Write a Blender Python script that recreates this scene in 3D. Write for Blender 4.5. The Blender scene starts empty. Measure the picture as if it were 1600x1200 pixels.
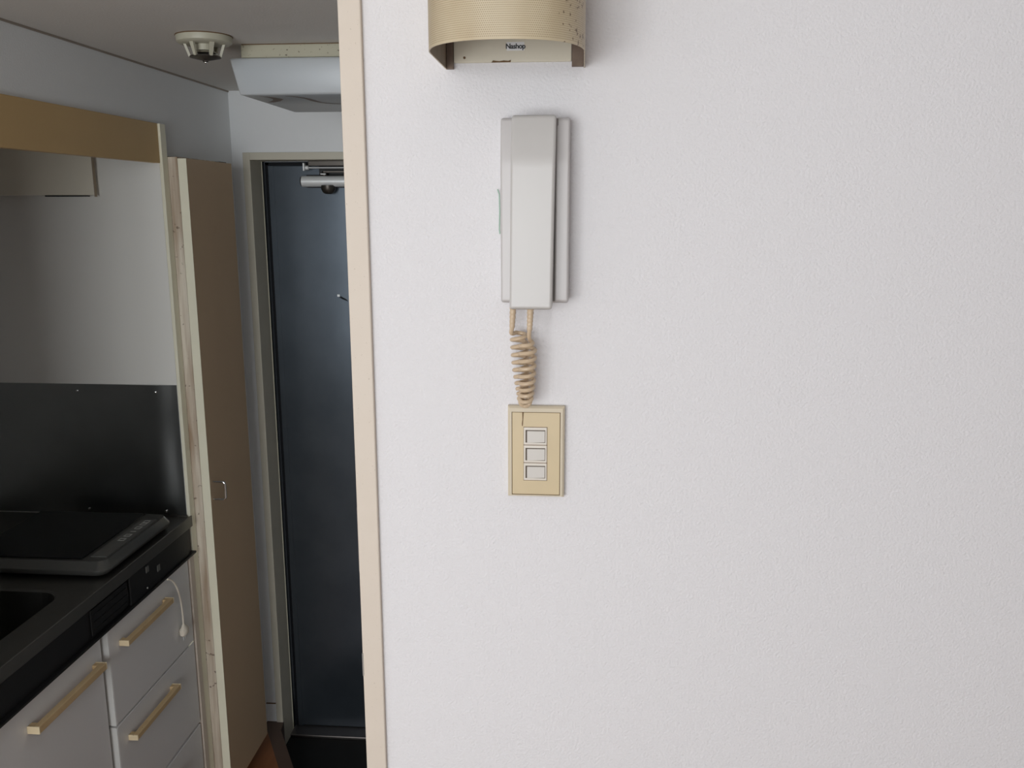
import bpy, bmesh, math, random
from mathutils import Vector, Matrix
random.seed(4)
S = bpy.context.scene
C = S.collection

# ------------------------------------------------------------------ camera, light, exposure
CAM_H = 1.6857
cam = bpy.data.cameras.new('camera')
cam_o = bpy.data.objects.new('camera', cam)
C.objects.link(cam_o)
P_, Y_, R_ = 0.2007616, -0.07892913, -0.00195617
fw = Vector((math.sin(Y_)*math.cos(P_), math.cos(Y_)*math.cos(P_), -math.sin(P_)))
rt = Vector((math.cos(Y_), -math.sin(Y_), 0))
up = rt.cross(fw)
r2 = rt*math.cos(R_) + up*math.sin(R_)
u2 = up*math.cos(R_) - rt*math.sin(R_)
m3 = Matrix((r2, u2, -fw)).transposed()
cam_o.matrix_world = Matrix.Translation((0, 0, CAM_H)) @ m3.to_4x4()
cam.sensor_fit = 'HORIZONTAL'
cam.sensor_width = 36.0
cam.lens = 1377.66/1600*36.0
cam.clip_start = 0.02
S.camera = cam_o

S.view_settings.view_transform = 'Standard'
S.view_settings.look = 'None'
S.view_settings.gamma = 1.0
S.view_settings.use_curve_mapping = False
S.view_settings.exposure = -0.62

world = bpy.data.worlds.new('overcast_sky')
S.world = world
world.use_nodes = True
wb = world.node_tree.nodes['Background']
wb.inputs['Color'].default_value = (0.80, 0.90, 1.0, 1)
wb.inputs['Strength'].default_value = 1.2

WIN = (-1.62, 0.14, 0.80, 2.10)          # window opening in the rear wall: x0, x1, z0, z1
REAR = -1.6
lamp = bpy.data.lights.new('window_daylight', 'AREA')
lamp.shape = 'RECTANGLE'
lamp.size = WIN[1]-WIN[0]
lamp.size_y = WIN[3]-WIN[2]
lamp.energy = 98.0
lamp.color = (0.95, 0.98, 1.0)
lamp_o = bpy.data.objects.new('window_daylight', lamp)
lamp_o.location = ((WIN[0]+WIN[1])/2, REAR-0.16, (WIN[2]+WIN[3])/2)
lamp_o.rotation_euler = (math.radians(90), 0, 0)
C.objects.link(lamp_o)

# ------------------------------------------------------------------ materials
def mat(name, col, rough=0.5, metal=0.0, spec=0.5, var=0.0, vscale=8.0, bump=0.0, bscale=200.0, col2=None, spots=None, coat=0.0, stretch=None):
    """principled material; var mixes toward col2 by noise; spots=(colour, scale, threshold, strength)"""
    m = bpy.data.materials.new(name)
    m.use_nodes = True
    nt = m.node_tree
    b = nt.nodes['Principled BSDF']
    b.inputs['Roughness'].default_value = rough
    b.inputs['Metallic'].default_value = metal
    b.inputs['Specular IOR Level'].default_value = spec
    b.inputs['Coat Weight'].default_value = coat
    b.inputs['Base Color'].default_value = (*col, 1)
    tc = nt.nodes.new('ShaderNodeTexCoord')
    src = tc.outputs['Object']
    if stretch:
        mp = nt.nodes.new('ShaderNodeMapping')
        mp.inputs['Scale'].default_value = stretch
        nt.links.new(src, mp.inputs['Vector'])
        src = mp.outputs['Vector']
    out = None
    if var > 0:
        n = nt.nodes.new('ShaderNodeTexNoise')
        n.inputs['Scale'].default_value = vscale
        n.inputs['Detail'].default_value = 5
        nt.links.new(src, n.inputs['Vector'])
        r = nt.nodes.new('ShaderNodeMapRange')
        r.inputs['From Min'].default_value = 0.35
        r.inputs['From Max'].default_value = 0.7
        r.inputs['To Max'].default_value = var
        nt.links.new(n.outputs['Fac'], r.inputs['Value'])
        mx = nt.nodes.new('ShaderNodeMix')
        mx.data_type = 'RGBA'
        mx.inputs['A'].default_value = (*col, 1)
        mx.inputs['B'].default_value = (*(col2 or tuple(c*0.6 for c in col)), 1)
        nt.links.new(r.outputs['Result'], mx.inputs['Factor'])
        out = mx.outputs['Result']
    if spots:
        sc, ss, th, st = spots
        n = nt.nodes.new('ShaderNodeTexNoise')
        n.inputs['Scale'].default_value = ss
        n.inputs['Detail'].default_value = 2
        nt.links.new(tc.outputs['Object'], n.inputs['Vector'])
        r = nt.nodes.new('ShaderNodeMapRange')
        r.inputs['From Min'].default_value = th
        r.inputs['From Max'].default_value = th+0.05
        r.inputs['To Max'].default_value = st
        nt.links.new(n.outputs['Fac'], r.inputs['Value'])
        mx = nt.nodes.new('ShaderNodeMix')
        mx.data_type = 'RGBA'
        mx.inputs['A'].default_value = (*col, 1)
        if out: nt.links.new(out, mx.inputs['A'])
        mx.inputs['B'].default_value = (*sc, 1)
        nt.links.new(r.outputs['Result'], mx.inputs['Factor'])
        out = mx.outputs['Result']
    if out: nt.links.new(out, b.inputs['Base Color'])
    if bump > 0:
        n = nt.nodes.new('ShaderNodeTexNoise')
        n.inputs['Scale'].default_value = bscale
        n.inputs['Detail'].default_value = 3
        nt.links.new(src, n.inputs['Vector'])
        bp = nt.nodes.new('ShaderNodeBump')
        bp.inputs['Strength'].default_value = bump
        bp.inputs['Distance'].default_value = 0.002
        nt.links.new(n.outputs['Fac'], bp.inputs['Height'])
        nt.links.new(bp.outputs['Normal'], b.inputs['Normal'])
    return m

M = {}
M['wallpaper'] = mat('white_embossed_wallpaper', (0.765, 0.742, 0.746), 0.85, spec=0.2, bump=0.6, bscale=300)
M['hall_wall'] = mat('corridor_wallpaper', (0.845, 0.86, 0.865), 0.85, spec=0.2, bump=0.2, bscale=260)
M['kitchen_panel'] = mat('ivory_white_kitchen_panel', (0.85, 0.845, 0.80), 0.6, spec=0.3, var=0.1, vscale=4, col2=(0.70, 0.67, 0.60))
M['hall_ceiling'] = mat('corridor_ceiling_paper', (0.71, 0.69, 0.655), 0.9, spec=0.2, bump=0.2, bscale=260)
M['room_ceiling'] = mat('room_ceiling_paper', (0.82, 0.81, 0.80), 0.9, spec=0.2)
M['cream_trim'] = mat('cream_painted_trim', (0.68, 0.595, 0.505), 0.55, spec=0.35, var=0.12, vscale=14, col2=(0.62, 0.50, 0.38), spots=((0.30, 0.22, 0.15), 420, 0.72, 0.6))
M['cream_edge'] = mat('cream_cabinet_edge', (0.93, 0.90, 0.72), 0.5, spec=0.35, var=0.15, vscale=10)
M['dirty_edge'] = mat('grimy_cream_board', (0.78, 0.71, 0.60), 0.6, spec=0.3, var=1.0, vscale=60, col2=(0.40, 0.29, 0.20), spots=((0.14, 0.09, 0.06), 75, 0.66, 0.7), stretch=(1, 1, 0.07))
M['tan_laminate'] = mat('tan_laminate', (0.62, 0.455, 0.29), 0.45, spec=0.3, var=0.15, vscale=5, stretch=(1, 1, 0.4))
M['fascia'] = mat('honey_laminate', (0.60, 0.41, 0.19), 0.45, spec=0.3, var=0.15, vscale=4)
M['kitchen_white'] = mat('white_cabinet_laminate', (0.80, 0.79, 0.775), 0.4, spec=0.4, var=0.06, vscale=4)
M['cabinet_edge'] = mat('pale_cabinet_edge', (0.68, 0.68, 0.655), 0.4)
M['handle_cream'] = mat('cream_plastic_handle', (0.80, 0.66, 0.43), 0.4, var=0.15, vscale=20, spots=((0.25, 0.13, 0.05), 130, 0.72, 0.6))
M['handle_brown'] = mat('honey_plastic_handle', (0.66, 0.48, 0.26), 0.4, var=0.3, vscale=25, col2=(0.5, 0.33, 0.15), spots=((0.2, 0.1, 0.04), 130, 0.72, 0.7))
M['stainless'] = mat('dull_stainless_steel', (0.19, 0.185, 0.17), 0.42, metal=1.0, var=0.3, vscale=6, bump=0.05, bscale=60)
M['stainless_wall'] = mat('stainless_splashback', (0.34, 0.35, 0.345), 0.28, metal=1.0, var=0.35, vscale=5, bump=0.06, bscale=12)
M['chrome'] = mat('chrome', (0.85, 0.85, 0.85), 0.15, metal=1.0)
M['satin'] = mat('satin_silver_aluminium', (0.90, 0.92, 0.92), 0.40, metal=0.25)
M['dark_metal'] = mat('dark_bronze_metal', (0.10, 0.09, 0.08), 0.4, metal=0.8)
M['black_panel'] = mat('black_plastic_panel', (0.012, 0.012, 0.012), 0.4, spec=0.3)
M['black_gloss'] = mat('black_ceramic_glass', (0.006, 0.006, 0.006), 0.12, spec=0.4)
M['cooker_body'] = mat('grey_silver_plastic', (0.15, 0.15, 0.14), 0.32, metal=0.65)
M['control_strip'] = mat('grey_control_strip', (0.13, 0.13, 0.12), 0.45)
M['print_white'] = mat('white_print', (0.45, 0.45, 0.42), 0.6)
M['door_paint'] = mat('dark_navy_steel_paint', (0.105, 0.125, 0.148), 0.29, metal=0.75, spec=0.6, var=0.6, vscale=5, col2=(0.06, 0.073, 0.089), bump=0.2, bscale=9)
M['gasket'] = mat('black_rubber', (0.008, 0.009, 0.012), 0.6, spec=0.2)
M['frame_paint'] = mat('beige_steel_frame_paint', (0.62, 0.585, 0.48), 0.5, var=0.12, vscale=6)
M['sill'] = mat('worn_sill_metal', (0.22, 0.20, 0.19), 0.4, metal=0.9)
M['black_floor'] = mat('black_entry_floor', (0.018, 0.018, 0.017), 0.6, spec=0.3, var=0.4, vscale=20)
M['wood_floor'] = mat('orange_brown_wood', (0.33, 0.13, 0.05), 0.35, var=0.5, vscale=7, col2=(0.18, 0.06, 0.022), stretch=(6, 0.7, 1))
M['room_floor'] = mat('brown_wood_floor', (0.24, 0.14, 0.075), 0.45, var=0.4, vscale=7, stretch=(6, 0.7, 1))
M['kamachi'] = mat('dark_brown_step_wood', (0.12, 0.075, 0.055), 0.5, var=0.3, vscale=10)
M['plastic_warm'] = mat('warm_grey_intercom_plastic', (0.53, 0.505, 0.48), 0.33, spec=0.5)
M['plastic_base'] = mat('grey_intercom_plastic', (0.53, 0.50, 0.485), 0.36, spec=0.5)
M['groove'] = mat('dark_grey_gap', (0.30, 0.275, 0.255), 0.7)
M['cord'] = mat('tan_cord_vinyl', (0.57, 0.435, 0.295), 0.38, spec=0.45)
M['green'] = mat('faded_green_plastic', (0.35, 0.50, 0.40), 0.5)
M['switch_plate'] = mat('yellowed_switch_plate', (0.62, 0.495, 0.305), 0.45, var=0.1, vscale=30)
M['switch_frame'] = mat('yellowed_switch_frame', (0.61, 0.525, 0.39), 0.45)
M['switch_module'] = mat('ivory_switch_module', (0.68, 0.62, 0.54), 0.4)
M['switch_key'] = mat('grey_ivory_switch_key', (0.62, 0.58, 0.53), 0.35)
M['slot'] = mat('switch_slot_shadow_gap', (0.10, 0.075, 0.055), 0.7)
M['dark_brown'] = mat('dark_brown_matte', (0.16, 0.09, 0.04), 0.8)
M['lamp_plate'] = mat('cream_lamp_plate', (0.72, 0.66, 0.53), 0.5, var=0.08, vscale=30)
M['lamp_flange'] = mat('rusty_lamp_flange', (0.20, 0.14, 0.10), 0.6, var=0.7, vscale=60, col2=(0.10, 0.06, 0.04))
M['lamp_inner'] = mat('shaded_rusty_inner_metal', (0.30, 0.235, 0.17), 0.6, var=0.4, vscale=40)  # inside of the lamp shade: rust, with the interior's shade painted into the colour
M['sticker'] = mat('white_paper_sticker', (0.80, 0.79, 0.78), 0.6)
M['ink'] = mat('black_ink', (0.03, 0.03, 0.03), 0.6)
M['detector'] = mat('yellowed_detector_plastic', (0.46, 0.44, 0.345), 0.45)
M['fixture_base'] = mat('yellowed_fixture_base', (0.43, 0.405, 0.30), 0.5, var=0.2, vscale=12, spots=((0.08, 0.06, 0.035), 170, 0.66, 0.8))
M['acrylic'] = mat('white_acrylic_cover', (0.50, 0.53, 0.55), 0.3, spec=0.5)
_b = M['acrylic'].node_tree.nodes['Principled BSDF']
_b.inputs['Subsurface Weight'].default_value = 0.8
_b.inputs['Subsurface Radius'].default_value = (0.06, 0.06, 0.06)
_b.inputs['Subsurface Scale'].default_value = 1.0
M['joint'] = mat('brownish_joint', (0.36, 0.31, 0.26), 0.7, var=0.3, vscale=20)
M['stain'] = mat('brown_water_stain', (0.26, 0.21, 0.18), 0.5)
M['hood_edge'] = mat('brown_hood_edge', (0.34, 0.27, 0.19), 0.6)
M['hood'] = mat('beige_metal_hood', (0.84, 0.79, 0.66), 0.5, var=0.2, vscale=7)
M['plug'] = mat('ivory_plug_vinyl', (0.85, 0.78, 0.66), 0.4)
M['window_frame'] = mat('grey_aluminium_sash', (0.5, 0.5, 0.5), 0.4, metal=0.8)

def perforated():
    m = mat('perforated_cream_metal', (0.62, 0.52, 0.37), 0.42, spec=0.4)
    nt = m.node_tree
    b = nt.nodes['Principled BSDF']
    uv = nt.nodes.new('ShaderNodeUVMap')
    # rows of holes: uv is in metres along and up the sheet
    mp = nt.nodes.new('ShaderNodeMapping')
    mp.inputs['Scale'].default_value = (1/0.0019, 1/0.0020, 1)
    nt.links.new(uv.outputs['UV'], mp.inputs['Vector'])
    sp = nt.nodes.new('ShaderNodeSeparateXYZ')
    nt.links.new(mp.outputs['Vector'], sp.inputs['Vector'])
    def math_(op, a, bb=None):
        n = nt.nodes.new('ShaderNodeMath'); n.operation = op
        for i, v in enumerate((a, bb)):
            if v is None: continue
            if isinstance(v, (int, float)): n.inputs[i].default_value = v
            else: nt.links.new(v, n.inputs[i])
        return n.outputs[0]
    row = math_('FLOOR', sp.outputs['Y'])
    par = math_('MODULO', row, 2.0)
    xs = math_('ADD', sp.outputs['X'], math_('MULTIPLY', par, 0.5))
    fx = math_('SUBTRACT', math_('FRACT', xs), 0.5)
    fy = math_('SUBTRACT', math_('FRACT', sp.outputs['Y']), 0.5)
    d = math_('SQRT', math_('ADD', math_('MULTIPLY', fx, fx), math_('MULTIPLY', fy, fy)))
    hole = math_('LESS_THAN', d, 0.27)
    # plain border along the lower rim
    edge = math_('GREATER_THAN', sp.outputs['Y'], 1.0)
    hole = math_('MULTIPLY', hole, edge)
    # tarnish and rust marks, mostly near one end of the sheet
    tc = nt.nodes.new('ShaderNodeTexCoord')
    n1 = nt.nodes.new('ShaderNodeTexNoise'); n1.inputs['Scale'].default_value = 22; n1.inputs['Detail'].default_value = 4
    nt.links.new(tc.outputs['Object'], n1.inputs['Vector'])
    r1 = nt.nodes.new('ShaderNodeMapRange'); r1.inputs['From Min'].default_value = 0.4; r1.inputs['From Max'].default_value = 0.7; r1.inputs['To Max'].default_value = 0.45
    nt.links.new(n1.outputs['Fac'], r1.inputs['Value'])
    mx1 = nt.nodes.new('ShaderNodeMix'); mx1.data_type = 'RGBA'
    mx1.inputs['A'].default_value = (0.55, 0.46, 0.315, 1); mx1.inputs['B'].default_value = (0.42, 0.315, 0.185, 1)
    nt.links.new(r1.outputs['Result'], mx1.inputs['Factor'])
    n2 = nt.nodes.new('ShaderNodeTexNoise'); n2.inputs['Scale'].default_value = 230; n2.inputs['Detail'].default_value = 3
    nt.links.new(tc.outputs['Object'], n2.inputs['Vector'])
    su = nt.nodes.new('ShaderNodeSeparateXYZ'); nt.links.new(uv.outputs['UV'], su.inputs['Vector'])
    bias = nt.nodes.new('ShaderNodeMapRange')
    bias.inputs['From Min'].default_value = 0.270; bias.inputs['From Max'].default_value = 0.310
    bias.inputs['To Min'].default_value = -0.12; bias.inputs['To Max'].default_value = 0.06
    nt.links.new(su.outputs['X'], bias.inputs['Value'])
    r2_ = nt.nodes.new('ShaderNodeMapRange'); r2_.inputs['From Min'].default_value = 0.67; r2_.inputs['From Max'].default_value = 0.71; r2_.inputs['To Max'].default_value = 0.85
    nt.links.new(math_('ADD', n2.outputs['Fac'], bias.outputs['Result']), r2_.inputs['Value'])
    mx2 = nt.nodes.new('ShaderNodeMix'); mx2.data_type = 'RGBA'
    nt.links.new(mx1.outputs['Result'], mx2.inputs['A']); mx2.inputs['B'].default_value = (0.10, 0.055, 0.03, 1)
    nt.links.new(r2_.outputs['Result'], mx2.inputs['Factor'])
    mx3 = nt.nodes.new('ShaderNodeMix'); mx3.data_type = 'RGBA'
    nt.links.new(mx2.outputs['Result'], mx3.inputs['A']); mx3.inputs['B'].default_value = (0.22, 0.155, 0.085, 1)
    nt.links.new(math_('MULTIPLY', hole, 0.75), mx3.inputs['Factor'])
    nt.links.new(mx3.outputs['Result'], b.inputs['Base Color'])
    return m
M['perforated'] = perforated()

def glass():
    m = bpy.data.materials.new('window_glass'); m.use_nodes = True
    nt = m.node_tree; nt.nodes.remove(nt.nodes['Principled BSDF'])
    t = nt.nodes.new('ShaderNodeBsdfTransparent'); g = nt.nodes.new('ShaderNodeBsdfGlossy'); g.inputs['Roughness'].default_value = 0.02
    mx = nt.nodes.new('ShaderNodeMixShader'); mx.inputs['Fac'].default_value = 0.05
    nt.links.new(t.outputs[0], mx.inputs[1]); nt.links.new(g.outputs[0], mx.inputs[2])
    nt.links.new(mx.outputs[0], nt.nodes['Material Output'].inputs['Surface'])
    return m
M['glass'] = glass()

# ------------------------------------------------------------------ mesh helpers
def box(bm, x0, x1, y0, y1, z0, z1, bev=0.0, seg=2):
    r = bmesh.ops.create_cube(bm, size=1)
    vs = r['verts']
    for v in vs:
        v.co = Vector(((x0+x1)/2+v.co.x*(x1-x0), (y0+y1)/2+v.co.y*(y1-y0), (z0+z1)/2+v.co.z*(z1-z0)))
    if bev > 0:
        es = list({e for v in vs for e in v.link_edges})
        bmesh.ops.bevel(bm, geom=es, offset=bev, segments=seg, profile=0.5, affect='EDGES')
    return bm

def nb(*a, **k):
    return box(bmesh.new(), *a, **k)

def prism(bm, pts, axis, a, b):
    """closed polygon pts (2-D) swept along an axis from a to b"""
    def co(p, t):
        return {'x': (t, p[0], p[1]), 'y': (p[0], t, p[1]), 'z': (p[0], p[1], t)}[axis]
    A = [bm.verts.new(co(p, a)) for p in pts]
    B = [bm.verts.new(co(p, b)) for p in pts]
    bm.faces.new(A); bm.faces.new(list(reversed(B)))
    n = len(pts)
    for i in range(n):
        bm.faces.new((A[i], B[i], B[(i+1) % n], A[(i+1) % n]))
    bmesh.ops.recalc_face_normals(bm, faces=bm.faces)
    return bm

def tube(bm, pts, rad, seg=8):
    pts = [Vector(p) for p in pts]
    n = len(pts)
    T = [(pts[min(i+1, n-1)]-pts[max(i-1, 0)]).normalized() for i in range(n)]
    a = Vector((0, 0, 1)) if abs(T[0].z) < 0.9 else Vector((1, 0, 0))
    N = (a-T[0]*a.dot(T[0])).normalized()
    rings = []
    for i in range(n):
        N = (N-T[i]*N.dot(T[i])).normalized()
        Bv = T[i].cross(N)
        r = rad[i] if isinstance(rad, (list, tuple)) else rad
        rings.append([bm.verts.new(pts[i]+(N*math.cos(2*math.pi*k/seg)+Bv*math.sin(2*math.pi*k/seg))*r) for k in range(seg)])
    for i in range(n-1):
        for k in range(seg):
            bm.faces.new((rings[i][k], rings[i][(k+1) % seg], rings[i+1][(k+1) % seg], rings[i+1][k]))
    bm.faces.new(list(reversed(rings[0]))); bm.faces.new(rings[-1])
    bmesh.ops.recalc_face_normals(bm, faces=bm.faces)
    return bm

def lathe(bm, prof, cx, cy, seg=32):
    """prof: list of (r, z) from the top to the bottom, round a vertical axis"""
    rings = []
    for r, z in prof:
        if r < 1e-6: rings.append([bm.verts.new((cx, cy, z))])
        else: rings.append([bm.verts.new((cx+r*math.cos(2*math.pi*k/seg), cy+r*math.sin(2*math.pi*k/seg), z)) for k in range(seg)])
    for A, B in zip(rings, rings[1:]):
        for k in range(seg):
            k2 = (k+1) % seg
            if len(A) == 1 and len(B) == 1: continue
            if len(A) == 1: bm.faces.new((A[0], B[k2], B[k]))
            elif len(B) == 1: bm.faces.new((A[k], A[k2], B[0]))
            else: bm.faces.new((A[k], A[k2], B[k2], B[k]))
    for R in (rings[0], rings[-1]):
        if len(R) > 1: bm.faces.new(R)
    bmesh.ops.recalc_face_normals(bm, faces=bm.faces)
    return bm

def obj(name, bm, m, parent=None, smooth=False):
    me = bpy.data.meshes.new(name)
    bm.to_mesh(me); bm.free()
    me.materials.append(M[m] if isinstance(m, str) else m)
    if smooth:
        for p in me.polygons: p.use_smooth = True
        try: me.set_sharp_from_angle(angle=math.radians(40))
        except Exception: pass
    o = bpy.data.objects.new(name, me)
    C.objects.link(o)
    if parent:
        o.parent = parent
        if parent.type == 'EMPTY': o.matrix_parent_inverse = Matrix.Translation(-parent.location)
    return o

def tag(o, label, cat, group=None, kind=None):
    o['label'] = label; o['category'] = cat
    if group: o['group'] = group
    if kind: o['kind'] = kind
    return o

def thing(name, label, cat, loc, group=None, kind=None):
    o = bpy.data.objects.new(name, None)
    o.empty_display_size = 0.05
    C.objects.link(o); o.location = loc
    return tag(o, label, cat, group, kind)

def bez(p0, p1, p2, p3, n):
    p0, p1, p2, p3 = map(Vector, (p0, p1, p2, p3))
    return [p0*(1-t)**3+p1*3*t*(1-t)**2+p2*3*t*t*(1-t)+p3*t**3 for t in [i/(n-1) for i in range(n)]]

# ------------------------------------------------------------------ the setting
YN = 1.08            # face of the near white wall
FL = 0.04            # wooden floor
GEN = -0.05          # sunken entry floor
DW = 2.524           # wall with the entry door
CE = 2.0007          # corridor ceiling
RC = 2.40            # room ceiling
XL = -1.0            # corridor left wall
XR = -0.20           # corridor right wall

bm = nb(-0.2605, 2.60, YN, YN+0.10, FL, RC)
wn = tag(obj('wall_front', bm, 'wallpaper'), 'large white embossed wallpaper wall carrying the intercom and switch', 'wall', kind='structure')
bm = nb(-1.75, -1.0, YN, YN+0.10, FL, RC); box(bm, -1.0, -0.2605, YN, YN+0.10, CE+0.002, RC)
tag(obj('wall_front_left', bm, 'wallpaper'), 'white wall around the corridor opening beside the kitchen', 'wall', kind='structure')
bm = nb(XR, XR+0.1, YN+0.1, DW, GEN, CE)
tag(obj('wall_corridor_right', bm, 'hall_wall'), 'white right-hand wall of the corridor', 'wall', kind='structure')
bm = nb(XL-0.1, XL, YN+0.1, DW, 1.874, CE)
box(bm, XL-0.1, XL, 2.366, DW, GEN, 1.874); box(bm, XL-0.1, XL, 2.0885, 2.366, 1.802, 1.874)
tag(obj('wall_left', bm, 'hall_wall'), 'white left corridor wall above the wooden fascia and tall cabinet', 'wall', kind='structure')
bm = nb(-1.65, -1.55, YN+0.1, DW, GEN, CE)
tag(obj('wall_kitchen_back', bm, 'hall_wall'), 'back wall of the kitchen recess', 'wall', kind='structure')
bm = nb(-1.55, -0.9928, 2.061, 2.0875, FL, 1.8735)
ke = tag(obj('wall_kitchen_end', bm, 'kitchen_panel'), 'white end panel of the kitchen recess above the steel splashback', 'wall', kind='structure')
obj('edge_strip', nb(-0.9926, -0.9845, 2.0605, 2.0875, FL, 1.8725, bev=0.0008), 'cream_edge', ke)
bm = nb(-1.55, XL-0.1, YN+0.1, 2.061, 1.874, 1.90)
tag(obj('ceiling_kitchen', bm, 'hall_wall'), 'white soffit over the kitchen recess', 'ceiling', kind='structure')
# entry wall with the door opening
DX0, DX1, DZ = -0.967, -0.235, 1.832
bm = nb(-1.65, DX0, DW, DW+0.12, GEN, CE); box(bm, DX0, DX1, DW, DW+0.12, DZ, CE); box(bm, DX1, 0.0, DW, DW+0.12, GEN, CE)
we = tag(obj('wall_entry', bm, 'hall_wall'), 'white wall around the dark entry door', 'wall', kind='structure')
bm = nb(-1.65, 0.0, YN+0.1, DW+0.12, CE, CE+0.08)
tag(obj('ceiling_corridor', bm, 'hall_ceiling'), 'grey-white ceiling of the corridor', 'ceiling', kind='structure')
# thin cove line between wall and ceiling
tag(obj('trim_1', nb(XL, XL+0.0025, YN+0.11, DW, CE-0.004, CE), 'joint'), 'thin brown joint line between corridor wall and ceiling', 'trim', kind='structure')
# room shell behind the camera
tag(obj('wall_right', nb(2.60, 2.70, REAR, YN+0.1, FL, RC), 'wallpaper'), 'white right-hand wall of the room', 'wall', kind='structure')
tag(obj('wall_room_left', nb(-1.85, -1.75, REAR, YN+0.1, FL, RC), 'wallpaper'), 'white left wall of the room', 'wall', kind='structure')
bm = nb(-1.85, WIN[0], REAR-0.1, REAR, FL, RC); box(bm, WIN[1], 2.70, REAR-0.1, REAR, FL, RC)
box(bm, WIN[0], WIN[1], REAR-0.1, REAR, FL, WIN[2]); box(bm, WIN[0], WIN[1], REAR-0.1, REAR, WIN[3], RC)
tag(obj('wall_rear', bm, 'wallpaper'), 'white rear wall of the room with the window', 'wall', kind='structure')
tag(obj('ceiling', nb(-1.85, 2.70, REAR-0.1, YN+0.1, RC, RC+0.08), 'room_ceiling'), 'white ceiling of the room', 'ceiling', kind='structure')
tag(obj('floor', nb(-1.85, 2.70, REAR-0.1, YN, FL-0.04, FL), 'room_floor'), 'brown wooden floor of the room', 'floor', kind='structure')
win = thing('window_1', 'aluminium sash window in the rear wall', 'window', (WIN[0], REAR-0.05, WIN[2]), kind='structure')
bm = nb(WIN[0], WIN[1], REAR-0.08, REAR-0.03, WIN[2], WIN[2]+0.04); box(bm, WIN[0], WIN[1], REAR-0.08, REAR-0.03, WIN[3]-0.04, WIN[3])
box(bm, WIN[0], WIN[0]+0.04, REAR-0.08, REAR-0.03, WIN[2]+0.04, WIN[3]-0.04); box(bm, WIN[1]-0.04, WIN[1], REAR-0.08, REAR-0.03, WIN[2]+0.04, WIN[3]-0.04)
xm = (WIN[0]+WIN[1])/2
box(bm, xm-0.025, xm+0.025, REAR-0.08, REAR-0.03, WIN[2]+0.04, WIN[3]-0.04)
obj('window_frame', bm, 'window_frame', win)
for a, b in ((WIN[0]+0.04, xm-0.025), (xm+0.025, WIN[1]-0.04)):
    obj('pane', nb(a, b, REAR-0.058, REAR-0.053, WIN[2]+0.04, WIN[3]-0.04), 'glass', win)

# corridor wood floor: cut off by the diagonal step of the entry
def kl(y, off=0.0):      # x of the orange floor's edge at depth y (plan line through two points)
    return -0.9665 + (y-2.4418)*(-0.8776+0.9665)/(2.28-2.4418) + off
bm = bmesh.new()
prism(bm, [(-1.55, YN), (XR, YN), (XR, 1.10), (kl(1.2), 1.2), (kl(2.5), 2.5), (-1.55, 2.5)], 'z', FL-0.06, FL)
tag(obj('floor_corridor', bm, 'wood_floor'), 'orange-brown wooden corridor floor beside the tall cabinet', 'floor', kind='structure')
bm = bmesh.new()
W = 0.046
prism(bm, [(kl(1.2), 1.2), (kl(1.2)+W, 1.2), (kl(2.475)+W, 2.475), (-0.946, DW), (-1.0, DW), (kl(2.5), 2.5)], 'z', GEN, FL+0.001)
tag(obj('trim_2', bm, 'kamachi'), 'dark brown wooden step edge at the entry', 'step', kind='structure')
tag(obj('floor_entry', nb(-1.0, 0.0, YN+0.1, DW+0.3, GEN-0.05, GEN), 'black_floor'), 'black sunken entry floor in front of the door', 'floor', kind='structure')
# skirting in the corner behind the tall cabinet
tag(obj('baseboard_entry', nb(-0.9995, -0.9675, DW-0.004, DW, FL+0.002, 0.104), 'hall_wall'), 'short white skirting board beside the door frame', 'baseboard', kind='structure')
tag(obj('trim_3', nb(-0.9995, -0.957, DW-0.0045, DW-0.0002, 0.1042, 0.1062), 'dark_brown'), 'dark joint line above the white skirting board', 'trim', kind='structure')

# entry door
door = thing('door_1', 'dark navy steel entry door with beige frame and silver closer', 'door', (-0.6, DW, GEN), kind='structure')
FIN = -0.9462
obj('frame_jamb', nb(DX0, FIN, DW-0.006, 2.6100, GEN, DZ, bev=0.001), 'frame_paint', door)
obj('frame_jamb', nb(-0.256, DX1, DW-0.006, 2.6400, GEN, DZ, bev=0.001), 'frame_paint', door)
obj('frame_head', nb(FIN, -0.256, DW-0.006, 2.6400, 1.8115, DZ, bev=0.001), 'frame_paint', door)
obj('frame_lip', nb(FIN-0.0012, FIN+0.0012, 2.6090, 2.6120, GEN, 1.8113), 'cream_edge', door)
obj('gasket', nb(DX0, FIN, 2.6122, 2.640, GEN, 1.832), 'gasket', door)
obj('gasket', nb(FIN+0.0025, -0.9335, 2.632, 2.640, GEN, 1.811), 'gasket', door)
obj('gasket', nb(FIN+0.0025, -0.256, 2.632, 2.640, 1.802, 1.811), 'gasket', door)
leaf = obj('door_leaf', nb(-0.9335, -0.256, 2.628, 2.668, GEN+0.012, 1.802, bev=0.004), 'door_paint', door)
# pressed edge of the leaf
obj('edge_fold', nb(-0.9335, -0.917, 2.6262, 2.6282, GEN+0.012, 1.800, bev=0.0008), 'door_paint', leaf)
obj('door_sill', nb(FIN, -0.256, 2.575, 2.66, GEN, GEN+0.011, bev=0.003), 'sill', door)
# little plate and scuff in the upper middle of the leaf
obj('door_plate', nb(-0.7395, -0.7315, 2.6262, 2.6282, 1.4125, 1.4195, bev=0.0006), 'satin', leaf)
bm = bmesh.new(); prism(bm, [(-0.7345, 1.4105), (-0.728, 1.4135), (-0.712, 1.405), (-0.706, 1.398), (-0.722, 1.404)], 'y', 2.6272, 2.6281)
obj('scuff', bm, 'gasket', leaf)
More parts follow.
